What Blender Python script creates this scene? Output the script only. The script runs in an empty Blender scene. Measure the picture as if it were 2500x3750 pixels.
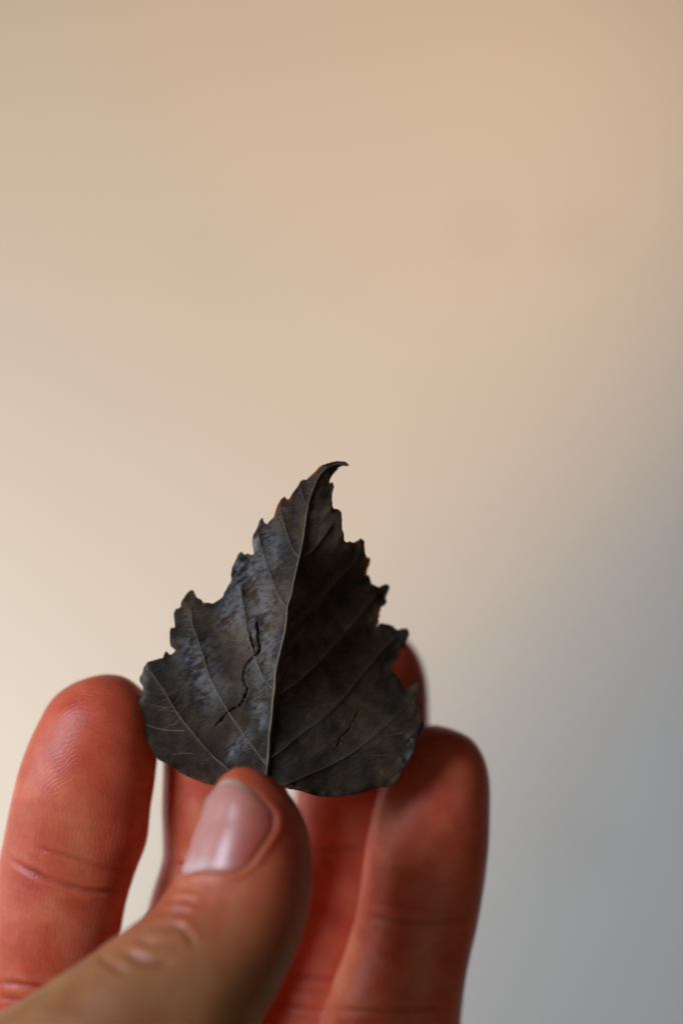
import bpy, bmesh, math, random
import numpy as np
from mathutils import Vector, noise
from mathutils.geometry import delaunay_2d_cdt
from mathutils.bvhtree import BVHTree
R = math.radians
random.seed(4); np.random.seed(4)
S = bpy.context.scene
C = S.collection

# ------------------------------------------------------------ camera
ZC = 1.20            # height of the lens above the floor (m)
D0 = 0.30            # lens to leaf (m); leaf and hand stand round y = 0
CMPX = 8.94 / 2500   # centimetres per photo pixel in the plane y = 0
cam = bpy.data.cameras.new('camera'); co = bpy.data.objects.new('camera', cam); C.objects.link(co)
co.location = (0, -D0, ZC); co.rotation_euler = (R(90), 0, 0)
cam.sensor_fit = 'VERTICAL'; cam.sensor_height = 22.35; cam.lens = 50
cam.clip_start = 0.01; cam.clip_end = 50
cam.dof.use_dof = True; cam.dof.focus_distance = 0.3025; cam.dof.aperture_fstop = 3.4
S.camera = co
S.render.resolution_x = 682; S.render.resolution_y = 1024

# ------------------------------------------------------------ world and lamps (indoors, window light)
w = bpy.data.worlds.new('World'); S.world = w; w.use_nodes = True
w.node_tree.nodes['Background'].inputs[0].default_value = (1.0, 0.88, 0.74, 1)
w.node_tree.nodes['Background'].inputs[1].default_value = 0.033

def area(name, loc, target, sx, sy, power, col):
    l = bpy.data.lights.new(name, 'AREA'); l.shape = 'RECTANGLE'; l.size = sx; l.size_y = sy
    l.energy = power; l.color = col
    o = bpy.data.objects.new(name, l); C.objects.link(o); o.location = loc
    o.rotation_euler = (Vector(target) - Vector(loc)).to_track_quat('-Z', 'Y').to_euler()
    return o
def spot(name, loc, target, power, col, angle, blend, size):
    l = bpy.data.lights.new(name, 'SPOT'); l.energy = power; l.color = col
    l.spot_size = R(angle); l.spot_blend = blend; l.shadow_soft_size = size
    o = bpy.data.objects.new(name, l); C.objects.link(o); o.location = loc
    o.rotation_euler = (Vector(target) - Vector(loc)).to_track_quat('-Z', 'Y').to_euler()
    return o
# daylight from the window on the left: the pane that rakes the wall and the one beside the camera
ww = area('window_light', (-0.454, 0.299, 0.987), (-0.37, 0.52, 1.345), 0.692, 0.30, 2.4, (1.0, 1.0, 0.97)); ww.data.spread = R(166)
for nm, lc, pw, sp in (('near_window_light', (-0.64, -0.53, 1.42), 0.56, 46), ('side_window_light', (-0.80, 0.0, 1.26), 0.20, 60)):
    q = area(nm, lc, (0.0, 0.0, 1.15), 0.30, 0.45, pw, (0.76, 0.92, 1.16)); q.data.spread = R(sp)
# added fill lamp, standing in for what the dim room on the right gives back
q = area('room_fill', (0.24, -0.62, 0.76), (0.0, 0.0, 1.12), 0.45, 0.45, 0.050, (1.0, 0.84, 0.68)); q.data.spread = R(60)
# warm room lamp up on the right, thrown on to the wall
spot('warm_lamp', (0.66, 0.031, 1.667), (-0.16, 0.45, 1.218), 32.5, (1.0, 0.60, 0.28), 27.2, 0.80, 0.045)

S.view_settings.view_transform = 'Standard'; S.view_settings.look = 'None'
S.view_settings.exposure = 0; S.view_settings.gamma = 1

# ------------------------------------------------------------ helpers
def P(px, py, y=0.0):
    """point that lies y centimetres beyond the plane of the leaf's midrib, given where it stands in that plane"""
    k = (D0 * 100 + y) / (D0 * 100)
    return Vector(((px - 1250) * CMPX * k / 100, y / 100, ZC + (1875 - py) * CMPX * k / 100))
def project(V):
    V = np.asarray(V); k = (D0 + V[:, 1]) / D0
    return np.stack([V[:, 0] * 100 / k / CMPX + 1250, 1875 - (V[:, 2] - ZC) * 100 / k / CMPX], 1)
def tag(o, label=None, cat=None, kind=None):
    if label: o['label'] = label
    if cat: o['category'] = cat
    if kind: o['kind'] = kind
def link(name, me, mat, parent=None, smooth=True):
    o = bpy.data.objects.new(name, me); C.objects.link(o)
    if mat: me.materials.append(mat)
    if smooth: me.polygons.foreach_set('use_smooth', [True] * len(me.polygons))
    if parent: o.parent = parent
    return o
class NT:
    def __init__(s, name):
        s.m = bpy.data.materials.new(name); s.m.use_nodes = True; s.t = s.m.node_tree
        s.b = s.t.nodes['Principled BSDF']; s.out = s.t.nodes['Material Output']
    def n(s, typ, **k):
        nd = s.t.nodes.new(typ)
        for a, v in k.items():
            if a.startswith('_'): nd.inputs[int(a[1:])].default_value = v
            else: setattr(nd, a, v)
        return nd
    def l(s, a, b): s.t.links.new(a, b)
    def math(s, op, a, b=None, c=None):
        nd = s.n('ShaderNodeMath', operation=op)
        for i, v in enumerate((a, b, c)):
            if v is None: continue
            if isinstance(v, (int, float)): nd.inputs[i].default_value = v
            else: s.l(v, nd.inputs[i])
        return nd.outputs[0]
    def attr(s, name): return s.n('ShaderNodeAttribute', attribute_name=name).outputs['Fac']
    def noise(s, vec, scale, detail=4, rough=0.5, dist=0):
        nd = s.n('ShaderNodeTexNoise'); s.l(vec, nd.inputs['Vector'])
        nd.inputs['Scale'].default_value = scale; nd.inputs['Detail'].default_value = detail
        nd.inputs['Roughness'].default_value = rough; nd.inputs['Distortion'].default_value = dist
        return nd.outputs['Fac']
    def ramp(s, fac, stops):
        nd = s.n('ShaderNodeValToRGB'); s.l(fac, nd.inputs[0]); cr = nd.color_ramp
        while len(cr.elements) < len(stops): cr.elements.new(0.5)
        for e, (p, c) in zip(cr.elements, stops):
            e.position = p; e.color = (*c, 1) if len(c) == 3 else c
        return nd.outputs[0]
    def mix(s, fac, a, b, mode='MIX'):
        nd = s.n('ShaderNodeMix', data_type='RGBA', blend_type=mode)
        for i, v in ((0, fac), (6, a), (7, b)):
            if isinstance(v, (int, float)): nd.inputs[i].default_value = v
            elif isinstance(v, tuple): nd.inputs[i].default_value = (*v, 1)
            else: s.l(v, nd.inputs[i])
        return nd.outputs[2]
    def bump(s, h, strength, dist, normal=None):
        nd = s.n('ShaderNodeBump'); nd.inputs['Strength'].default_value = strength
        nd.inputs['Distance'].default_value = dist; s.l(h, nd.inputs['Height'])
        if normal: s.l(normal, nd.inputs['Normal'])
        return nd.outputs[0]

def catmull(A, n):
    """resample rows of A smoothly, n points, by chord length"""
    A = np.asarray(A, float); d = np.r_[0, np.cumsum(np.linalg.norm(np.diff(A[:, :2], axis=0), axis=1) + 1e-6)]
    t = np.linspace(0, d[-1], n); out = np.zeros((n, A.shape[1]))
    m = np.zeros_like(A)
    m[1:-1] = (A[2:] - A[:-2]) / (d[2:] - d[:-2])[:, None]
    m[0] = (A[1] - A[0]) / (d[1] - d[0]); m[-1] = (A[-1] - A[-2]) / (d[-1] - d[-2])
    i = np.clip(np.searchsorted(d, t, side='right') - 1, 0, len(A) - 2)
    h = (d[i + 1] - d[i]); u = ((t - d[i]) / h)[:, None]; h = h[:, None]
    return ((2*u**3 - 3*u**2 + 1) * A[i] + (u**3 - 2*u**2 + u) * h * m[i] + (-2*u**3 + 3*u**2) * A[i+1] + (u**3 - u**2) * h * m[i+1])

def polydist(Q, poly, closed=False):
    """distance of the points Q (n,2) to a polyline, and signed side/param of nearest"""
    poly = np.asarray(poly, float)
    if closed: poly = np.vstack([poly, poly[:1]])
    best = np.full(len(Q), 1e9); par = np.zeros(len(Q)); acc = 0
    for a, b in zip(poly[:-1], poly[1:]):
        ab = b - a; L = np.hypot(*ab)
        if L < 1e-6: continue
        t = np.clip(((Q - a) @ ab) / L**2, 0, 1)
        dd = np.hypot(*(Q - a - t[:, None] * ab).T)
        k = dd < best; best[k] = dd[k]; par[k] = acc + t[k] * L; acc += L
    return best, par
def inside(Q, poly):
    poly = np.asarray(poly, float); c = np.zeros(len(Q), bool)
    for a, b in zip(poly, np.roll(poly, -1, axis=0)):
        if a[1] == b[1]: continue
        k = (a[1] > Q[:, 1]) != (b[1] > Q[:, 1])
        x = a[0] + (Q[:, 1] - a[1]) * (b[0] - a[0]) / (b[1] - a[1])
        c ^= k & (Q[:, 0] < x)
    return c
def ss(a, b, x):
    t = np.clip((x - a) / (b - a), 0, 1); return t * t * (3 - 2 * t)

# ------------------------------------------------------------ the wall behind
def wall():
    m = NT('painted_wall'); tc = m.n('ShaderNodeTexCoord').outputs['Object']
    big = m.noise(tc, 9, 4, 0.55); fine = m.noise(tc, 420, 4, 0.6)
    col = m.ramp(big, [(0.3, (0.70, 0.68, 0.645)), (0.7, (0.73, 0.71, 0.67))])
    for (px, py, r, amt) in ((1745, 838, 0.0040, 0.30), (2110, 870, 0.0055, 0.15), (760, 930, 0.012, 0.05), (2130, 3080, 0.012, 0.08)):
        c = P(px, py, 45)
        dn = m.n('ShaderNodeVectorMath', operation='DISTANCE'); m.l(tc, dn.inputs[0]); dn.inputs[1].default_value = (c.x, 0.0, c.z - 1.2)
        f = m.math('MULTIPLY', m.math('SUBTRACT', 1.0, m.math('SMOOTH_MIN', m.math('DIVIDE', dn.outputs['Value'], r * 1.6), 1.0, 0.3)), amt * 1.5)
        col = m.mix(m.math('MAXIMUM', f, 0.0), col, (0.30, 0.24, 0.20))
    m.l(col, m.b.inputs['Base Color']); m.b.inputs['Roughness'].default_value = 0.85
    m.l(m.bump(fine, 0.25, 0.0006), m.b.inputs['Normal'])
    bm = bmesh.new(); bmesh.ops.create_cube(bm, size=1)
    for v in bm.verts: v.co = Vector((v.co.x * 4.0, 0.06 + v.co.y * 0.12, v.co.z * 2.6))
    bmesh.ops.bevel(bm, geom=bm.edges[:], offset=0.004, segments=2, affect='EDGES')
    me = bpy.data.meshes.new('wall'); bm.to_mesh(me); bm.free()
    o = link('wall', me, m.m, smooth=False); o.location = (0, 0.45, 1.2)
    tag(o, kind='structure')
wall()

# ------------------------------------------------------------ the hand
# stations of each finger, tip first: left edge, right edge, distance y (cm), half thickness front to back (cm)
F = {}
F['index'] = [(395,2466,396,2466,1.20,.02),(330,2478,455,2478,1.20,.28),(258,2508,503,2512,1.20,.50),(190,2562,545,2560,1.21,.64),(143,2640,570,2640,1.22,.73),(105,2722,580,2728,1.24,.78),
  (68,2830,570,2848,1.27,.80),(42,2940,552,2960,1.30,.78),(17,3060,538,3080,1.33,.74),(-5,3170,499,3190,1.36,.70),(-28,3290,462,3310,1.42,.72),(-60,3430,437,3450,1.55,.78),
  (-110,3640,400,3670,1.8,.80),(-170,3860,370,3900,2.1,.85),(-260,4160,320,4200,2.6,.95),(-340,4500,260,4540,3.2,1.1),(-300,4900,220,4900,3.4,1.0)]
F['middle'] = [(790,2325,792,2325,1.70,0.02),(715,2338,870,2338,1.70,0.3),(650,2390,950,2390,1.70,0.52),(610,2480,1015,2480,1.71,0.66),(603,2600,1046,2600,1.73,0.75),(597,2740,1050,2740,1.75,0.78),
  (595,2860,1050,2860,1.77,0.76),(593,2960,1044,2960,1.80,0.74),(595,3070,1040,3080,1.85,0.72),(593,3150,1040,3165,1.90,0.72),(556,3270,1020,3285,1.95,0.74),(522,3400,990,3420,2.05,0.78),
  (450,3650,930,3680,2.35,0.8),(380,3900,870,3940,2.75,0.84),(280,4200,810,4240,3.04,0.95),(180,4540,730,4580,3.43,1.1),(180,4900,720,4900,3.54,1)]
F['ring'] = [(1370,2306,1372,2306,3.10,0.02),(1280,2318,1455,2322,3.10,0.3),(1200,2372,1518,2378,3.10,0.5),(1148,2470,1556,2466,3.10,0.64),(1118,2590,1569,2590,3.10,0.72),(1098,2740,1564,2750,3.10,0.74),
  (1083,2890,1548,2910,3.10,0.72),(1070,3010,1535,3030,3.12,0.7),(1058,3110,1522,3130,3.15,0.7),(1032,3230,1492,3260,3.15,0.72),(1005,3370,1465,3400,3.15,0.75),(955,3580,1415,3630,3.15,0.77),
  (900,3800,1370,3860,3.15,0.8),(830,4060,1310,4110,3.20,0.84),(750,4320,1260,4370,3.30,0.95),(680,4600,1190,4640,3.40,1),(660,4900,1180,4900,3.40,1)]
F['pinky'] = [(1598,2654,1600,2654,1.7,.02),(1545,2664,1665,2672,1.7,.26),(1483,2706,1728,2708,1.7,.46),(1430,2780,1772,2780,1.7,.60),(1392,2870,1791,2868,1.7,.70),(1364,2966,1791,2978,1.7,.74),
  (1340,3095,1787,3102,1.7,.74),(1322,3225,1774,3237,1.72,.72),(1302,3350,1752,3361,1.76,.70),(1262,3490,1720,3500,1.82,.72),(1214,3620,1697,3620,1.88,.75),(1180,3760,1684,3775,2.0,.78),
  (1130,3960,1665,3990,2.3,.82),(1080,4200,1650,4230,2.7,.9),(1040,4480,1600,4520,3.1,1.0),(1020,4900,1560,4900,3.4,1.0)]
F['thumb'] = [(893,2828,895,2828,-.72,.02),(842,2836,950,2834,-.74,.26),(806,2857,998,2853,-.77,.42),(784,2892,1043,2892,-.80,.56),(759,2945,1090,2950,-.84,.68),(730,3022,1126,3036,-.88,.76),
  (699,3105,1141,3125,-.94,.80),(664,3206,1143,3236,-1.02,.82),(607,3272,1131,3342,-1.10,.84),(545,3345,1106,3432,-1.20,.86),(448,3424,1058,3556,-1.36,.92),(305,3524,980,3704,-1.6,.98),
  (130,3632,874,3880,-1.8,1.05),(-90,3760,725,4085,-1.9,1.15),(-350,3960,520,4350,-1.6,1.4),(-520,4350,300,4750,-.4,1.8),(-560,4900,200,5150,1.4,1.9),(-500,5400,250,5500,2.6,1.6)]
F['palm'] = [(560,4300,600,4300,3.3,.1),(-100,4330,1250,4330,3.3,.7),(-380,4450,1560,4450,3.4,1.15),(-480,4700,1690,4700,3.5,1.4),(-500,5100,1700,5100,3.5,1.6),(-420,5600,1640,5600,3.4,1.7),(-260,6100,1500,6100,3.4,1.7),
  (-120,6600,1330,6600,3.5,1.6),(-80,7000,1240,7000,3.6,1.6),(-100,7600,1280,7600,3.8,1.8),(-150,8400,1360,8400,4.2,2.2),(-180,9400,1400,9400,4.8,2.5),(-150,9600,1370,9600,4.9,2.3),(400,9640,800,9640,5,.3)]
NSEG, NRING = 56, {'palm': 90}
class Tube:
    def __init__(s, st, n):
        A = catmull(st, n); s.n = n
        L = np.array([P(a[0], a[1], a[4])[:] for a in A]); Rr = np.array([P(a[2], a[3], a[4])[:] for a in A])
        s.c = (L + Rr) / 2; s.w = (Rr - L) / 2; s.a = np.linalg.norm(s.w, axis=1)
        wd = s.w / s.a[:, None]
        T = np.gradient(s.c, axis=0); T /= np.linalg.norm(T, axis=1)[:, None]
        D = np.cross(T, wd); D /= np.linalg.norm(D, axis=1)[:, None]
        D[D[:, 1] > 0] *= -1                     # towards the camera
        s.wd, s.D, s.b = wd, D, np.maximum(A[:, 5], 0.01) / 100
        s.u = np.r_[0, np.cumsum(np.linalg.norm(np.diff(s.c, axis=0), axis=1))] * 100    # cm from the tip
    def pt(s, i, th):                            # i may be fractional; th: 0 right, 90 camera, 180 left
        i = np.clip(i, 0, s.n - 1.001); k = int(i); f = i - k
        g = lambda A: A[k] * (1 - f) + A[k + 1] * f
        return g(s.c) + g(s.w) * math.cos(th) + g(s.D) * g(s.b) * math.sin(th)
tubes = {k: Tube(v, 150 if k == 'palm' else 130) for k, v in F.items()}

def spow(x, p): return math.copysign(abs(x) ** p, x)
bm = bmesh.new()
for k, t in tubes.items():
    rings = []
    for i in range(t.n):
        r = []
        for j in range(NSEG):
            th = 2 * math.pi * j / NSEG
            p = t.c[i] + t.w[i] * spow(math.cos(th), .93) + t.D[i] * t.b[i] * spow(math.sin(th), .93)
            r.append(bm.verts.new(p))
        rings.append(r)
    for a, b in zip(rings[:-1], rings[1:]):
        for j in range(NSEG):
            bm.faces.new((a[j], a[(j+1) % NSEG], b[(j+1) % NSEG], b[j]))
    bm.faces.new(rings[0][::-1]); bm.faces.new(rings[-1])
bmesh.ops.recalc_face_normals(bm, faces=bm.faces[:])
me = bpy.data.meshes.new('raw'); bm.to_mesh(me); bm.free()
raw = bpy.data.objects.new('raw', me); C.objects.link(raw)
md = raw.modifiers.new('r', 'REMESH'); md.mode = 'VOXEL'; md.voxel_size = 0.00042
md = raw.modifiers.new('s', 'SMOOTH'); md.factor = 0.5; md.iterations = 7
dg = bpy.context.evaluated_depsgraph_get()
body_me = bpy.data.meshes.new_from_object(raw.evaluated_get(dg))
bpy.data.objects.remove(raw); body_me.name = 'hand_skin'
nv = len(body_me.vertices)
V = np.empty(nv * 3); body_me.vertices.foreach_get('co', V); V = V.reshape(-1, 3)
N = np.empty(nv * 3); body_me.vertices.foreach_get('normal', N); N = N.reshape(-1, 3)
print('hand verts', nv)
# which finger, how far along (cm from the tip), how far across (cm) each point of skin lies
names = list(tubes); best = np.full(nv, 1e9); fid = np.zeros(nv, int); ui = np.zeros(nv)
for q, k in enumerate(names):
    t = tubes[k]
    st = np.arange(0, t.n, 2)
    for i in st:
        dv = V - t.c[i]
        d2 = (dv @ t.wd[i])**2 / max(t.a[i], .004)**2 + (dv @ t.D[i])**2 / max(t.b[i], .004)**2
        ax = np.cross(t.wd[i], t.D[i]); d2 += (dv @ ax)**2 / 0.0045**2
        m_ = d2 < best; best[m_] = d2[m_]; fid[m_] = q; ui[m_] = i
along = np.zeros(nv); across = np.zeros(nv); front = np.zeros(nv); halfw = np.ones(nv)
for q, k in enumerate(names):
    t = tubes[k]; m_ = fid == q; i = ui[m_].astype(int); dv = V[m_] - t.c[i]
    T = np.cross(t.wd[i], t.D[i]); T *= np.sign((T * np.gradient(t.c, axis=0)[i]).sum(1))[:, None]
    along[m_] = t.u[i] + (dv * T).sum(1) * 100
    across[m_] = (dv * t.wd[i]).sum(1) * 100; front[m_] = (dv * t.D[i]).sum(1) * 100
    halfw[m_] = t.a[i] * 100
px = project(V); frontface = N[:, 1] < 0.25
disp = np.zeros(nv); crease = np.zeros(nv)
def mark(fname, line, depth, width, red=1.0, bulge=0.35):
    """a skin fold: a groove along a curve over the finger, with soft rolls on both sides"""
    q = names.index(fname); m_ = (fid == q) & frontface & (np.abs(px[:, 0] - np.mean([p[0] for p in line])) < 700) & (np.abs(px[:, 1] - np.mean([p[1] for p in line])) < 500)
    idx = np.where(m_)[0]; c = catmull(line, 40); d, par = polydist(px[idx], c)
    tot = np.hypot(*np.diff(c, axis=0).T).sum(); e = ss(-5, tot * .18, par) * (1 - ss(tot * .82, tot + 5, par)); e = np.where(e > 1, 1, e)
    g = np.exp(-(d / width)**2) * e
    disp[idx] += -depth * g + depth * bulge * np.exp(-((d - 2.2 * width) / (1.5 * width))**2) * e
    crease[idx] = np.maximum(crease[idx], g * red)
mark('index', [(20,3130),(110,3190),(230,3235),(350,3262),(480,3262)], .00034, 9)
mark('index', [(110,3098),(200,3120),(300,3150),(400,3180),(490,3190)], .00016, 8, .7)
mark('index', [(-20,3595),(120,3612),(260,3640),(420,3650)], .00040, 10)
mark('index', [(-20,3650),(120,3668),(260,3690)], .00020, 8, .7)
mark('pinky', [(1320,3352),(1440,3372),(1560,3378),(1680,3365),(1740,3350)], .00016, 9, .6)
mark('pinky', [(1330,3300),(1450,3312),(1570,3330),(1690,3345)], .00007, 7, .6)
mark('pinky', [(1190,3690),(1350,3700),(1500,3695),(1660,3690)], .00016, 9, .8)
mark('ring', [(1120,3105),(1200,3110),(1330,3105)], .0003, 8, .8)
mark('ring', [(1020,3560),(1100,3580),(1250,3590)], .00030, 9, .8)
mark('ring', [(980,3660),(1080,3690),(1220,3700)], .00025, 8, .7)
mark('ring', [(980,3610),(1080,3625),(1220,3640)], .00015, 6, .5)
mark('middle', [(640,3160),(690,3165),(740,3160)], .0002, 8, .8)
# knuckle of the thumb: wrinkles and the roll above the joint
mark('thumb', [(450,3482),(500,3506),(560,3524),(640,3522)], .00045, 12, .7, .2)
mark('thumb', [(640,3385),(690,3425),(715,3466)], .00034, 10, .6, .2)
mark('thumb', [(560,3400),(620,3385),(680,3400)], .00034, 9, .3, .25)
mark('thumb', [(590,3345),(650,3335),(700,3348)], .00032, 8, .25, .25)
mark('thumb', [(620,3300),(670,3293),(715,3305)], .00030, 8, .25, .25)
mark('thumb', [(650,3262),(700,3256),(740,3266)], .00022, 7, .25, .25)
mark('thumb', [(500,3440),(560,3452),(620,3450)], .00032, 9, .3, .25)
mark('thumb', [(365,3495),(400,3530),(460,3560)], .00025, 12, .25, .25)
# nail bed and nail folds of the thumb
NAIL = [(788,2888),(800,2872),(822,2860),(847,2856),(876,2864),(906,2882),(929,2901),(950,2925),(985,2958),(1004,2988),(1002,3033),(978,3075),(956,3106),(936,3133),(918,3158),(885,3180),(848,3193),(806,3196),(765,3190),(715,3194),(660,3210),(640,3204),(700,3030),(750,2930)]
m_ = (fid == names.index('thumb')) & frontface
idx = np.where(m_)[0]; d, par = polydist(px[idx], NAIL, True); ins = inside(px[idx], NAIL)
right = px[idx][:, 0] > 800 - (px[idx][:, 1] - 2880) * .1
sd = np.where(ins, -d, d); wleft = ss(-30, 60, px[idx][:, 0] - (788 - (px[idx][:, 1] - 2888) * .386))
wtip = ss(2905, 2990, px[idx][:, 1])
disp[idx] += np.where(ins, -.00035 * ss(0, 12, d), 0) + np.where(~ins, .00042 * np.exp(-((d - 16) / 13)**2), 0) * (0.35 + .65 * wleft) * (.25 + .75 * wtip)
crease[idx] = np.maximum(crease[idx], .6 * np.exp(-((sd + 2) / 9)**2) * wleft * wtip)
disp += np.array([noise.noise(Vector(v) * 160) * .00010 for v in V])
V2 = V + N * disp[:, None]
body_me.vertices.foreach_set('co', V2.ravel())
thumbish = (fid == names.index('thumb')).astype(float)
def setattr_(me, name, vals):
    a = me.attributes.new(name, 'FLOAT', 'POINT'); a.data.foreach_set('value', np.asarray(vals, np.float32))
# dorsal skin of the thumb is tanner than the reddish palm side of the fingers
tan_ = thumbish * (.35 * ss(2900, 3300, px[:, 1]) + .65 * ss(3200, 3650, px[:, 1] - 0.15 * (px[:, 0] - 700)))
ident = fid.astype(float)
for nme, v in (('along', along), ('across', across), ('crease', crease), ('dorsal', tan_), ('isthumb', thumbish), ('padtip', ss(1.8, 0.2, along) * (fid < 5))):
    setattr_(body_me, nme, v)

def skin_material():
    m = NT('skin'); tc = m.n('ShaderNodeTexCoord').outputs['Object']
    al, ac, cr, dor, ist, tip = [m.attr(a) for a in ('along', 'across', 'crease', 'dorsal', 'isthumb', 'padtip')]
    mott = m.noise(tc, 95, 5, 0.62, 0.6); mott2 = m.noise(tc, 360, 4, 0.62); fine = m.noise(tc, 2600, 3, 0.6)
    col = m.ramp(mott, [(0.32, (0.68, 0.098, 0.042)), (0.50, (0.78, 0.160, 0.066)), (0.68, (0.84, 0.245, 0.118))])
    col = m.mix(m.math('MULTIPLY', tip, 0.45), col, (0.74, 0.10, 0.045))
    tan = m.ramp(mott, [(0.34, (0.38, 0.130, 0.042)), (0.64, (0.48, 0.20, 0.072))])
    col = m.mix(dor, col, tan)
    col = m.mix(m.math('MULTIPLY', cr, 0.55), col, (0.42, 0.045, 0.025))
    fl = m.ramp(mott2, [(0.35, (0.93, 0.88, 0.88)), (0.65, (1.04, 1.08, 1.08))])
    col = m.mix(1.0, col, fl, 'MULTIPLY')
    m.l(col, m.b.inputs['Base Color'])
    m.b.inputs['Subsurface Weight'].default_value = 0.85
    m.b.inputs['Subsurface Radius'].default_value = (1.0, 0.22, 0.12)
    m.b.inputs['Subsurface Scale'].default_value = 0.0035
    m.l(m.ramp(mott2, [(0.3, (0.40,)*3), (0.7, (0.52,)*3)]), m.b.inputs['Roughness'])
    m.b.inputs['Specular IOR Level'].default_value = 0.5
    # fingerprint: arches round a core on the pad, running lengthways below it
    n1 = m.n('ShaderNodeCombineXYZ'); m.l(ac, n1.inputs[0]); m.l(m.math('MULTIPLY', m.math('SUBTRACT', al, 1.75), 0.82), n1.inputs[1])
    wob = m.noise(n1.outputs[0], 2.2, 2, 0.5)
    ln = m.n('ShaderNodeVectorMath', operation='LENGTH'); m.l(n1.outputs[0], ln.inputs[0])
    loop = m.math('SINE', m.math('MULTIPLY', m.math('ADD', ln.outputs['Value'], m.math('MULTIPLY', wob, 0.35)), 6.283 / 0.052))
    wob2 = m.noise(n1.outputs[0], 3.1, 2, 0.5)
    longi = m.math('SINE', m.math('MULTIPLY', m.math('ADD', ac, m.math('MULTIPLY', wob2, 0.16)), 6.283 / 0.06))
    below = m.math('SMOOTH_MIN', m.math('MAXIMUM', m.math('MULTIPLY', m.math('SUBTRACT', al, 1.7), 3.0), 0.0), 1.0, 0.1)
    pr = m.n('ShaderNodeMix', data_type='FLOAT'); m.l(below, pr.inputs[0]); m.l(loop, pr.inputs[2]); m.l(longi, pr.inputs[3])
    amp = m.math('MULTIPLY', m.math('SUBTRACT', 1.0, ist), 1.0)
    h = m.math('MULTIPLY', pr.outputs[0], amp)
    b1 = m.bump(h, 0.22, 0.00003)
    b2 = m.bump(fine, 0.40, 0.00012, b1)
    vo = m.n('ShaderNodeTexVoronoi', feature='DISTANCE_TO_EDGE'); vo.inputs['Scale'].default_value = 3200; m.l(tc, vo.inputs['Vector'])
    b3 = m.bump(m.math('MINIMUM', vo.outputs['Distance'], 0.25), 0.25, 0.00006, b2)
    m.l(b3, m.b.inputs['Normal'])
    return m.m
skin = skin_material()
hand = bpy.data.objects.new('hand', None); C.objects.link(hand); hand.location = P(500, 5200, 3.0); hand.empty_display_size = .02
tag(hand, 'left hand pinching the dark leaf between its thumb and fingers, palm towards the viewer', 'hand')
def under(o, par):
    o.parent = par; o.matrix_parent_inverse = par.matrix_world.inverted()
bpy.context.view_layer.update()
bo = link('hand_body', body_me, skin); under(bo, hand)

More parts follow.
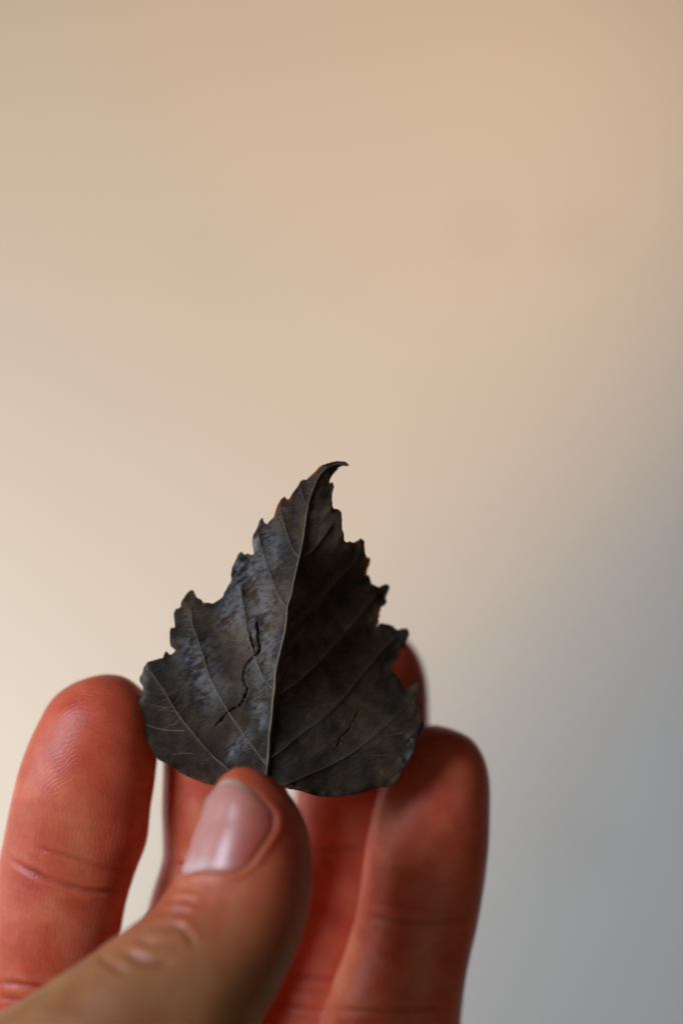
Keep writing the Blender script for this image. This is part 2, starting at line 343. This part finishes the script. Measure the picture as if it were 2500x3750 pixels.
# thumbnail: a curved plate laid into the nail bed
def thumbnail():
    t = tubes['thumb']; I = np.linspace(4, 75, 285); TH = np.linspace(R(20), R(180), 200)
    G = np.array([[t.pt(i, th) for th in TH] for i in I]); Q = project(G.reshape(-1, 3))
    def look(p):
        k = np.argmin(((Q - p)**2).sum(1)); return np.array([I[k // 200], TH[k % 200]])
    top = [look(p) for p in catmull([(789,2892),(800,2873),(822,2860),(847,2856),(876,2864),(906,2882),(929,2901),(952,2926),(978,2950)], 25)]
    rgt = [look(p) for p in catmull([(978,2950),(1003,2988),(1001,3033),(976,3075),(955,3106),(934,3133),(914,3158),(890,3176)], 30)]
    bot = [look(p) for p in catmull([(668,3206),(715,3196),(765,3191),(806,3197),(848,3193),(890,3176)], 25)]
    lft = [look(p) for p in catmull([(789,2892),(759,2946),(730,3022),(700,3103),(668,3206)], 30)]
    def rs(a, n): 
        a = np.array(a); x = np.linspace(0, len(a) - 1, n); k = np.clip(x.astype(int), 0, len(a) - 2); f = (x - k)[:, None]
        b = a[k] * (1 - f) + a[k + 1] * f
        for _ in range(6): b[1:-1] = (b[:-2] + 2 * b[1:-1] + b[2:]) / 4
        return b
    ns, nt = 40, 48; top, bot, lft, rgt = rs(top, ns), rs(bot, ns), rs(lft, nt), rs(rgt, nt)
    uv = np.zeros((nt, ns, 2))
    for b in range(nt):
        for a in range(ns):
            s, q = a / (ns - 1), b / (nt - 1)
            uv[b, a] = (1-q)*top[a] + q*bot[a] + (1-s)*lft[b] + s*rgt[b] - ((1-s)*(1-q)*top[0] + s*(1-q)*top[-1] + (1-s)*q*bot[0] + s*q*bot[-1])
    bm = bmesh.new(); back = 4; rows = []; att = []
    for b in range(nt):
        row = []
        for a in range(-back, ns):
            u, th = uv[b, max(a, 0)]
            if a < 0: th += R(5.0) * -a
            p = t.pt(u, th); e = .0008
            du = t.pt(u + .5, th) - t.pt(u - .5, th); dt = t.pt(u, th + .02) - t.pt(u, th - .02)
            n = np.cross(du, dt); n /= np.linalg.norm(n)
            if n @ (p - t.pt(u, th + math.pi)) < 0: n = -n
            q = b / (nt - 1); s = (a + back) / (ns + back - 1)
            off = .00018 + .00022 * math.sin(math.pi * min(max(s, 0), 1)) ** .6 - .00030 * ss(.93, 1, q) - .0003 * ss(.95, 1, s) - .00022 * ss(.10, 0, q) - .0002 * ss(.16, 0, s)
            row.append(bm.verts.new(p + n * off)); att.append((q, s))
        rows.append(row)
    for a, b in zip(rows[:-1], rows[1:]):
        for j in range(len(a) - 1): bm.faces.new((a[j], a[j+1], b[j+1], b[j]))
    bmesh.ops.recalc_face_normals(bm, faces=bm.faces[:])
    me = bpy.data.meshes.new('thumbnail'); bm.to_mesh(me); bm.free()
    att = np.array(att); setattr_(me, 'down', att[:, 0]); setattr_(me, 'side', att[:, 1])
    m = NT('nail_plate'); dn, sd = m.attr('down'), m.attr('side'); tc = m.n('ShaderNodeTexCoord').outputs['Object']
    wv = m.n('ShaderNodeCombineXYZ'); m.l(m.math('MULTIPLY', sd, 40), wv.inputs[0]); m.l(m.math('MULTIPLY', dn, 2), wv.inputs[1])
    rid = m.noise(wv.outputs[0], 1.0, 3, .5)
    ed = m.noise(tc, 500, 3, .6)
    col = m.ramp(m.math('ADD', dn, m.math('MULTIPLY', m.math('SUBTRACT', ed, .5), .03)), [(0.0, (.72, .60, .40)), (0.04, (.74, .58, .42)), (0.062, (.66, .27, .20)), (.3, (.72, .28, .21)), (.8, (.72, .28, .22)), (.92, (.78, .46, .38)), (1.0, (.66, .36, .30))])
    col = m.mix(m.math('MULTIPLY', m.math('SUBTRACT', rid, .4), .3), col, (.8, .5, .45))
    side = m.ramp(sd, [(.30, (1.0, 1.0, 1.0)), (.60, (.88, .72, .66)), (.92, (.74, .36, .28))])
    col = m.mix(1.0, col, side, 'MULTIPLY')
    m.l(col, m.b.inputs['Base Color']); m.b.inputs['Roughness'].default_value = .38
    m.b.inputs['Subsurface Weight'].default_value = .6; m.b.inputs['Subsurface Radius'].default_value = (1, .35, .25); m.b.inputs['Subsurface Scale'].default_value = .0012
    m.b.inputs['Coat Weight'].default_value = .3; m.b.inputs['Coat Roughness'].default_value = .20
    m.l(m.bump(rid, .25, .00008), m.b.inputs['Normal'])
    o = link('thumbnail', me, m.m); under(o, hand)
    sol = o.modifiers.new('thick', 'SOLIDIFY'); sol.thickness = .0004; sol.offset = -1
thumbnail()

# ------------------------------------------------------------ the leaf
OUT = [(1279,1703),(1265,1691),(1237,1688),(1217,1691),(1194,1698),(1178,1703),(1166,1712),(1156,1725),(1137,1742),(1121,1757),(1111,1755),(1100,1762),(1092,1778),(1073,1803),(1057,1829),(1049,1827),(1043,1818),(1029,1827),(1017,1848),(1009,1870),(1003,1892),(990,1905),(978,1919),(966,1913),(960,1897),(949,1907),(942,1934),(927,1958),(923,1985),(927,2010),(930,2028),(920,2034),(907,2026),(895,2031),(883,2020),(872,2029),(864,2049),(850,2077),(846,2100),(847,2126),(834,2148),(823,2170),(818,2186),(796,2200),(780,2210),(764,2207),(745,2207),(735,2194),(724,2191),(716,2180),(708,2162),(700,2160),(687,2169),(675,2186),(662,2208),(662,2221),(652,2229),(644,2228),(636,2247),(638,2272),(641,2291),(638,2302),(627,2299),(622,2310),(622,2342),(624,2366),(643,2382),(633,2393),(624,2397),(609,2385),(603,2395),(598,2408),(579,2413),(557,2419),(541,2424),(528,2441),(521,2467),(512,2479),(511,2495),(523,2511),(525,2527),(509,2540),(498,2567),(504,2578),(505,2600),(510,2619),(505,2632),(507,2654),(521,2670),(533,2696),(541,2718),(553,2743),(566,2766),(585,2785),(614,2798),(639,2814),(671,2836),(719,2858),(751,2868),(791,2877),(850,2893),(920,2905),(968,2908),(1000,2895),(1041,2884),(1060,2890),(1089,2892),(1121,2904),(1153,2914),(1194,2919),(1249,2917),(1303,2908),(1341,2898),(1373,2887),(1421,2879),(1447,2868),(1463,2845),(1475,2817),(1491,2794),(1504,2772),(1515,2747),(1517,2727),(1533,2689),(1547,2667),(1552,2648),(1537,2635),(1541,2622),(1545,2590),(1543,2585),(1523,2578),(1526,2562),(1539,2533),(1540,2517),(1531,2496),(1517,2501),(1504,2514),(1488,2528),(1478,2525),(1472,2507),(1463,2490),(1450,2476),(1437,2456),(1440,2440),(1447,2428),(1450,2416),(1464,2401),(1463,2381),(1469,2373),(1480,2379),(1485,2368),(1483,2358),(1488,2347),(1498,2325),(1496,2310),(1490,2301),(1472,2301),(1456,2306),(1448,2304),(1443,2296),(1424,2286),(1399,2283),(1388,2290),(1373,2301),(1388,2278),(1384,2269),(1390,2258),(1388,2247),(1394,2232),(1397,2221),(1405,2220),(1415,2208),(1415,2197),(1411,2191),(1418,2173),(1426,2154),(1424,2143),(1413,2139),(1402,2145),(1389,2151),(1376,2145),(1360,2137),(1356,2122),(1352,2109),(1341,2104),(1345,2087),(1354,2062),(1355,2046),(1343,2042),(1338,2027),(1334,2007),(1334,1982),(1324,1974),(1309,1985),(1297,1990),(1284,1985),(1271,1988),(1261,1982),(1258,1953),(1252,1937),(1252,1905),(1250,1876),(1239,1864),(1223,1864),(1217,1854),(1217,1841),(1214,1829),(1217,1803),(1222,1778),(1218,1765),(1207,1770),(1207,1758),(1217,1739),(1233,1723),(1239,1712),(1255,1706),(1271,1707)]
MID = [(1274,1702),(1240,1699),(1212,1706),(1191,1717),(1169,1742),(1153,1778),(1137,1819),(1129,1854),(1121,1892),(1115,1937),(1108,1985),(1097,2036),(1087,2078),(1076,2127),(1067,2178),(1053,2221),(1050,2257),(1045,2305),(1033,2356),(1019,2417),(1009,2465),(1005,2528),(1000,2560),(995,2625),(987,2689),(984,2753),(978,2817),(972,2860),(968,2905)]
VEINS = [  # polyline, width px at the midrib end
 ([(1129,1853),(1112,1829),(1099,1784)], 5), ([(1094,2042),(1073,2014),(1057,1975),(1041,1924),(1029,1873),(1027,1843)], 6),
 ([(1050,2227),(1022,2187),(1003,2142),(987,2098),(971,2050),(955,1994),(945,1952)], 6.5),
 ([(1001,2524),(968,2487),(949,2449),(935,2410),(917,2359),(906,2315),(898,2257),(888,2203),(880,2150)], 7),
 ([(975,2800),(933,2743),(904,2702),(879,2667),(847,2622),(828,2593),(799,2543),(777,2492),(757,2444),(742,2393),(722,2336),(706,2291),(698,2230)], 7.5),
 ([(965,2890),(905,2866),(853,2836),(824,2807),(783,2772),(741,2724),(703,2680),(671,2641),(633,2587),(601,2530),(572,2489),(547,2454)], 7.5),
 ([(1098,2046),(1131,2026),(1159,1998),(1201,1940),(1236,1886)], 5.5), ([(1056,2284),(1092,2257),(1137,2222),(1185,2178),(1233,2123),(1296,2060),(1322,2000)], 6),
 ([(1010,2546),(1073,2511),(1128,2462),(1185,2404),(1233,2353),(1310,2262),(1392,2160)], 6),
 ([(982,2780),(1029,2750),(1073,2711),(1121,2673),(1169,2641),(1233,2584),(1328,2469),(1400,2380),(1470,2318)], 6),
 ([(980,2885),(1057,2868),(1137,2833),(1201,2806),(1287,2759),(1357,2705),(1421,2651),(1490,2580),(1522,2520)], 6)]
SMALL = [([(678,2676),(624,2675),(576,2667),(528,2651)],4.2),([(715,2760),(687,2759),(659,2758),(627,2764)],3),([(620,2592),(592,2590),(550,2578)],3),([(898,2291),(859,2293)],3),([(767,2412),(783,2384),(799,2373)],3),
 ([(1478,2684),(1443,2689),(1405,2696)],3.5),([(1427,2764),(1390,2767),(1354,2766)],3.2),([(907,2372),(870,2368),(832,2372)],2.6),([(898,2222),(915,2180),(938,2150)],3),([(752,2462),(715,2455),(690,2448)],3),([(712,2365),(680,2372)],2.6),
 ([(1048,2232),(1010,2228),(968,2222)],2.5)]
CRACK = [([(943,2272),(946,2300),(943,2330),(948,2352),(954,2369),(949,2391),(930,2404),(907,2429),(895,2452),(891,2487),(898,2506),(907,2520),(906,2536),(891,2565),(876,2587),(858,2594),(834,2609),(812,2635),(791,2657)], 4.2),
 ([(941,2278),(943,2310)], 7), ([(917,2318),(922,2345),(930,2372)], 4.5), ([(905,2530),(898,2555)], 6), ([(890,2180),(896,2170),(893,2142)], 3), ([(1316,2600),(1300,2630),(1285,2655),(1272,2680),(1246,2700),(1241,2723),(1217,2755)], 2.6)]
# finer outline with small ragged teeth
def rough_outline():
    pts = []; n = len(OUT)
    for i in range(n):
        a, b = np.array(OUT[i], float), np.array(OUT[(i + 1) % n], float); L = np.hypot(*(b - a)); k = max(1, int(L / 4.5))
        nn = np.array([-(b - a)[1], (b - a)[0]]) / max(L, 1e-6)
        for j in range(k):
            p = a + (b - a) * j / k
            amp = 0 if j == 0 else 1.6 * noise.noise(Vector((p[0] * .13, p[1] * .13, 0)))
            pts.append(p + nn * amp)
    return np.array(pts)
OP = rough_outline()
g = 4.3; xs = np.arange(490, 1560, g); ys = np.arange(1685, 2925, g)
gx, gy = np.meshgrid(xs, ys); gx[1::2] += g / 2
Q = np.stack([gx.ravel(), gy.ravel()], 1); Q += (np.random.rand(*Q.shape) - .5) * 1.2
Q = Q[inside(Q, OP)]; d, _ = polydist(Q, OP, True); Q = Q[d > 3.0]
allp = np.vstack([OP, Q]); no = len(OP)
vs, _, fs, *_r = delaunay_2d_cdt([Vector(p) for p in allp], [(i, (i + 1) % no) for i in range(no)], [], 1, 1e-5)
LV = np.array([v[:] for v in vs]); print('leaf verts', len(LV))
midx = lambda y: np.interp(y, [p[1] for p in MID][3:], [p[0] for p in MID][3:])
vein_lines = [catmull(v, 30) for v, _ in VEINS]
def leaf_y(q):
    """relief of the blade in cm, away from the camera positive"""
    q = np.asarray(q, float); X, Y = q[:, 0], q[:, 1]
    dx = (X - midx(Y)) * CMPX
    l, r = np.maximum(-dx, 0), np.maximum(dx, 0)
    low = ss(1850, 2300, Y)
    soft = lambda v, c: np.log1p(np.exp(np.clip((v - c) / .12, -30, 30))) * .12
    y = .54 * l - .30 * soft(l, .62) + (.84 * r - .50 * soft(r, 1.15)) * (1 - .66 * ss(2400, 2700, Y)) * (1 - .72 * ss(2130, 1880, Y)) + .09 * (2900 - Y) * CMPX
    y += .10 * ss(1.0, 1.8, l) * ss(2400, 2800, Y) + .22 * ss(1900, 1690, Y) + .10 * ss(2650, 2900, Y)
    dm, _ = polydist(q, catmull(MID, 60)); dv = np.full(len(q), 1e9)
    for v in vein_lines: dv = np.minimum(dv, polydist(q, v)[0])
    dv_ = np.minimum(dv, dm)
    y += .085 * (1 - np.exp(-np.sqrt(dv_**2 + 36) / 38)) * (.35 + .65 * ss(-.05, .1, -dx)) - .010 * np.exp(-(dv / 7)**2) - .020 * np.exp(-(dm / 9)**2)
    # each panel steps back a little on the shaded side of its vein
    e, _ = polydist(q, OP, True)
    nz = np.array([(noise.noise(Vector((a * .006, b * .006, 3.1))) * .055 + noise.noise(Vector((a * .02, b * .02, 1.7))) * .011 + noise.noise(Vector((a * .055, b * .055, .7))) * .0030) for a, b in q])
    cr = np.array([noise.noise(Vector((a * .022, b * .022, 9.7))) for a, b in q])
    y += nz + .085 * cr * np.exp(-(e / 28)**2)
    cd = np.zeros(len(q))
    for ci, (c, wd) in enumerate(CRACK):
        cc = [np.array(c[0], float)]
        for p0, p1 in zip(c[:-1], c[1:]):      # ragged course
            L = math.hypot(p1[0] - p0[0], p1[1] - p0[1]); k = max(1, int(L / 7))
            for j in range(1, k + 1):
                f = j / k; e0 = 3.2 if j < k else 0
                cc.append(np.array([p0[0] + (p1[0] - p0[0]) * f + e0 * noise.noise(Vector((p0[1] + j * 3.7, ci, 2))), p0[1] + (p1[1] - p0[1]) * f]))
        d, par = polydist(q, cc); tot = np.hypot(*np.diff(np.array(cc), axis=0).T).sum()
        n2 = np.array([noise.noise(Vector((a * .09, b * .09, 5))) * 3.0 + noise.noise(Vector((a * .3, b * .3, 8))) * 2.0 for a, b in q])
        wv = wd * (.55 + .9 * np.array([abs(noise.noise(Vector((v * .022 + ci * 7, 1, 1)))) * 1.6 for v in par])) * (.35 + .65 * np.minimum(1, np.minimum(par, tot - par) / 25))
        k = np.exp(-(np.maximum(d + n2, 0) / wv)**2.2) * (.6 if wd == 2.6 else 1); cd = np.maximum(cd, k)
        y -= .010 * np.exp(-((d - wd * 2.0) / wd)**2) * np.clip(n2 * .4 + .5, 0, 1.5)
    y += .060 * cd
    return y, cd, e, dv_
ly, cd, le, ldv = leaf_y(LV)
# the rubbed, shinier patches of the left half
gloss = np.zeros(len(LV))
for pl, wd_ in (([(945,1925),(950,2010),(930,2100),(960,2200),(950,2300),(985,2400),(975,2480)], 75), ([(890,2060),(870,2160),(860,2260)], 60), ([(715,2390),(730,2450),(765,2530)], 60), ([(1000,1980),(1010,2060)], 30), ([(845,2760),(900,2700)], 30), ([(530,2430),(520,2560)], 16), ([(1500,2700),(1480,2800)], 14), ([(950,2560),(960,2650)], 28)):
    dd_ = polydist(LV, pl)[0]; gloss = np.maximum(gloss, np.exp(-(dd_ / wd_)**2))
me = bpy.data.meshes.new('blade')
me.from_pydata([P(a, b, c) for (a, b), c in zip(LV, ly)], [], [tuple(f) for f in fs]); me.update()
me.polygons[0].normal
if sum(p.normal.y for p in me.polygons) > 0: me.flip_normals()
for nme, v in (('torn', cd), ('rim', np.exp(-(le / 8)**2)), ('veindist', np.exp(-(ldv / 9)**2)), ('half', (LV[:, 0] - midx(LV[:, 1])) * CMPX), ('gloss', gloss)):
    setattr_(me, nme, v)
def leaf_material():
    m = NT('dry_leaf'); tc = m.n('ShaderNodeTexCoord').outputs['Object']
    torn, rim, vd, half = [m.attr(a) for a in ('torn', 'rim', 'veindist', 'half')]
    mr = m.n('ShaderNodeMapping'); m.l(tc, mr.inputs[0]); mr.inputs['Rotation'].default_value = (0, R(38), 0)
    mp = m.n('ShaderNodeMapping'); m.l(mr.outputs[0], mp.inputs[0]); mp.inputs['Scale'].default_value = (1, 1, 3.6)
    big = m.noise(tc, 130, 5, .6, .5); mid_ = m.noise(tc, 420, 5, .65, .6); st = m.noise(mp.outputs[0], 700, 7, .72, .25); fine = m.noise(tc, 3500, 4, .6)
    col = m.ramp(m.math('ADD', m.math('MULTIPLY', big, .6), m.math('MULTIPLY', mid_, .4)), [(.36, (.016, .0100, .0065)), (.46, (.037, .0225, .0125)), (.55, (.070, .039, .0185)), (.65, (.14, .075, .030))])
    spots = m.ramp(m.noise(tc, 700, 3, .5), [(.66, (0,)*3), (.74, (1,)*3)])
    col = m.mix(m.math('MULTIPLY', spots, .45), col, (.10, .05, .02))
    col = m.mix(m.ramp(torn, [(.02, (0,)*3), (.25, (.85,)*3)]), col, m.ramp(torn, [(.15, (.10, .045, .018)), (.75, (.012, .005, .002))]))
    rn = m.ramp(m.noise(tc, 260, 3, .6), [(.53, (0,)*3), (.62, (1,)*3)])
    rr = m.math('MULTIPLY', rim, rn)
    col = m.mix(m.math('MULTIPLY', rr, .85), col, (.30, .12, .03))
    col = m.mix(m.math('MULTIPLY', vd, .25), col, (.09, .055, .03))
    m.l(col, m.b.inputs['Base Color'])
    rg = m.ramp(m.math('ADD', m.math('MULTIPLY', st, .5), m.math('MULTIPLY', mid_, .5)), [(.38, (.45,)*3), (.62, (.70,)*3)])
    m.l(m.mix(torn, rg, (.95, .95, .95)), m.b.inputs['Roughness'])
    cw = m.math('MULTIPLY', m.ramp(m.math('ADD', m.math('MULTIPLY', mid_, .4), m.math('MULTIPLY', st, .6)), [(.44, (.0,)*3), (.54, (1.0,)*3)]), m.math('ADD', m.math('MULTIPLY', m.attr('gloss'), .95), .05))
    m.l(cw, m.b.inputs['Coat Weight']); m.b.inputs['Coat Roughness'].default_value = .29
    m.b.inputs['Specular IOR Level'].default_value = .20; m.b.inputs['Coat IOR'].default_value = 2.3; m.b.inputs['Coat Tint'].default_value = (.92, .97, 1.0, 1)
    vo = m.n('ShaderNodeTexVoronoi', feature='DISTANCE_TO_EDGE'); vo.inputs['Scale'].default_value = 620; vo.inputs['Randomness'].default_value = 1
    wn = m.n('ShaderNodeMix', data_type='VECTOR'); wn.inputs[0].default_value = .0012
    m.l(tc, vo.inputs['Vector'])
    net = m.math('MINIMUM', vo.outputs['Distance'], .12)
    b1 = m.bump(net, .3, -.0002); b2 = m.bump(st, 1.0, .00038, b1); b3 = m.bump(fine, .5, .00006, b2); b4 = m.bump(mid_, .15, .0003, b3)
    m.l(b4, m.b.inputs['Normal']); m.l(b4, m.b.inputs['Coat Normal'])
    tr = m.n('ShaderNodeBsdfTranslucent'); tr.inputs[0].default_value = (.95, .32, .05, 1)
    mx = m.n('ShaderNodeMixShader'); m.l(m.math('MULTIPLY', rr, .75), mx.inputs[0]); m.l(m.b.outputs[0], mx.inputs[1]); m.l(tr.outputs[0], mx.inputs[2])
    m.l(mx.outputs[0], m.out.inputs[0])
    return m.m
leaf = bpy.data.objects.new('leaf', None); C.objects.link(leaf); leaf.location = P(968, 2905, .1); leaf.empty_display_size = .02
tag(leaf, 'dry blackish brown leaf with jagged edges, a torn crack and a hooked tip', 'leaf')
bpy.context.view_layer.update()
bl = link('blade', me, leaf_material()); under(bl, leaf)
so = bl.modifiers.new('thick', 'SOLIDIFY'); so.thickness = .00022; so.offset = -1

vm = NT('leaf_vein'); tcv = vm.n('ShaderNodeTexCoord').outputs['Object']
vm.l(vm.ramp(vm.noise(tcv, 300, 4, .6), [(.35, (.065, .047, .030)), (.5, (.15, .105, .062)), (.68, (.27, .16, .07))]), vm.b.inputs['Base Color'])
vm.b.inputs['Roughness'].default_value = .55; vm.l(vm.bump(vm.noise(tcv, 2500, 4, .6), .6, .0001), vm.b.inputs['Normal'])
om = NT('orange_vein'); vmix = om.b; om.b.inputs['Base Color'].default_value = (.20, .10, .032, 1); om.b.inputs['Roughness'].default_value = .6
def vein(name, line, w0, w1, lift, mat=None):
    n = max(8, int(np.hypot(*np.diff(np.array(line, float), axis=0).T).sum() / 7)); c = catmull(line, n)
    y = leaf_y(c)[0]; pts = [P(a, b, d - lift * .0036) for (a, b), d in zip(c, y)]
    bm = bmesh.new(); prev = None; K = 8
    for i, p in enumerate(pts):
        T = (pts[min(i + 1, n - 1)] - pts[max(i - 1, 0)]).normalized(); s = T.cross(Vector((0, 1, 0))).normalized(); dd = s.cross(T).normalized()
        f = i / (n - 1); r = (w0 + (w1 - w0) * f) * CMPX / 200 * (1 + .22 * noise.noise(Vector((c[i][0] * .06, c[i][1] * .06, 2))))
        if i in (0, n - 1): r *= .25
        ring = [bm.verts.new(p + s * r * math.cos(2 * math.pi * j / K) + dd * r * .9 * math.sin(2 * math.pi * j / K)) for j in range(K)]
        if prev:
            for j in range(K): bm.faces.new((prev[j], prev[(j+1) % K], ring[(j+1) % K], ring[j]))
        else: bm.faces.new(ring)
        prev = ring
    bm.faces.new(prev[::-1]); bmesh.ops.recalc_face_normals(bm, faces=bm.faces[:])
    me = bpy.data.meshes.new(name); bm.to_mesh(me); bm.free()
    o = link(name, me, mat or vm.m); under(o, leaf); return o
vein('midrib', MID[::-1], 12, 4, 1.0)
rm = NT('shaded_vein'); rm.b.inputs['Base Color'].default_value = (.060, .040, .024, 1); rm.b.inputs['Roughness'].default_value = .65  # right-half veins: same vein colour with the shade of that half mixed in
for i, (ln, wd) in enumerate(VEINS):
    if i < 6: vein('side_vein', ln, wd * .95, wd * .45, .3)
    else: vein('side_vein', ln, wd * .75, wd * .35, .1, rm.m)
for ln, wd in SMALL: vein('branch_vein', ln, wd * 1.1, wd * .5, .5, om.m)

# fine net of small veins between the side veins: too many to pick apart
def fine_veins():
    bm = bmesh.new(); rnd = random.Random(11); cand = []
    mid = catmull(MID, 80); lines = [mid[::-1]] + [catmull(v, 60) for v, _ in VEINS]
    for li, c in enumerate(lines):
        T = np.gradient(c, axis=0); T /= np.hypot(*T.T)[:, None] + 1e-9
        L = np.hypot(*np.diff(c, axis=0).T).sum(); cnt = int(L / 26)
        for q in range(cnt):
            for side in (-1, 1):
                if rnd.random() < .25 or (side == 1 and li == 0) or li > 6: continue
                i = min(len(c) - 2, int((q + rnd.random()) / cnt * (len(c) - 1))); p = c[i].copy(); t = T[i]
                d = np.array([-t[1], t[0]]) * side; ang = math.radians(rnd.uniform(-8, 30)); d = d * math.cos(ang) + t * math.sin(ang)
                n = rnd.randint(8, 15); pts = []
                for k in range(n):
                    pts.append(p.copy()); a = rnd.uniform(-.28, .28); d = np.array([d[0]*math.cos(a) - d[1]*math.sin(a), d[0]*math.sin(a) + d[1]*math.cos(a)]); p = p + d * 6.5
                cand.append((li, np.array(pts)))
    A = np.vstack([p for _, p in cand]); ok = inside(A, OP) & (polydist(A, OP, True)[0] > 6)
    DL = np.array([polydist(A, o[::3])[0] for o in lines]); Y = leaf_y(A)[0]; o0 = 0
    for li, pts in cand:
        n = len(pts); sl = slice(o0, o0 + n); o0 += n; g = ok[sl]; y = Y[sl]; m = n if g.all() else int(np.argmin(g))
        near = np.delete(DL[:, sl], li, axis=0).min(0) < 7
        for k in range(3, m):
            if near[k]: m = k + 1; break
        if m < 4: continue
        P3 = [P(a, b, v - .0008) for (a, b), v in zip(pts[:m], y[:m])]; prev = None
        for k, p3 in enumerate(P3):
            TT = (P3[min(k+1, m-1)] - P3[max(k-1, 0)]).normalized(); s_ = TT.cross(Vector((0, 1, 0))).normalized()
            r = rnd.uniform(1.1, 1.7) * (1 - .6 * k / m) * CMPX / 100
            ring = [bm.verts.new(p3 + s_ * r * math.cos(g) + Vector((0, -1, 0)) * r * .9 * math.sin(g)) for g in (0, math.pi/2, math.pi, 3*math.pi/2)]
            if prev:
                for j in range(4): bm.faces.new((prev[j], prev[(j+1) % 4], ring[(j+1) % 4], ring[j]))
            prev = ring
    bmesh.ops.recalc_face_normals(bm, faces=bm.faces[:])
    me = bpy.data.meshes.new('fine_veins'); bm.to_mesh(me); bm.free()
    f = NT('fine_vein'); t = f.n('ShaderNodeTexCoord').outputs['Object']
    f.l(f.ramp(f.noise(t, 260, 4, .6), [(.40, (.020, .014, .010)), (.56, (.14, .098, .062))]), f.b.inputs['Base Color']); f.b.inputs['Roughness'].default_value = .5
    o = link('fine_veins', me, f.m); under(o, leaf); tag(o, kind='stuff')
fine_veins()
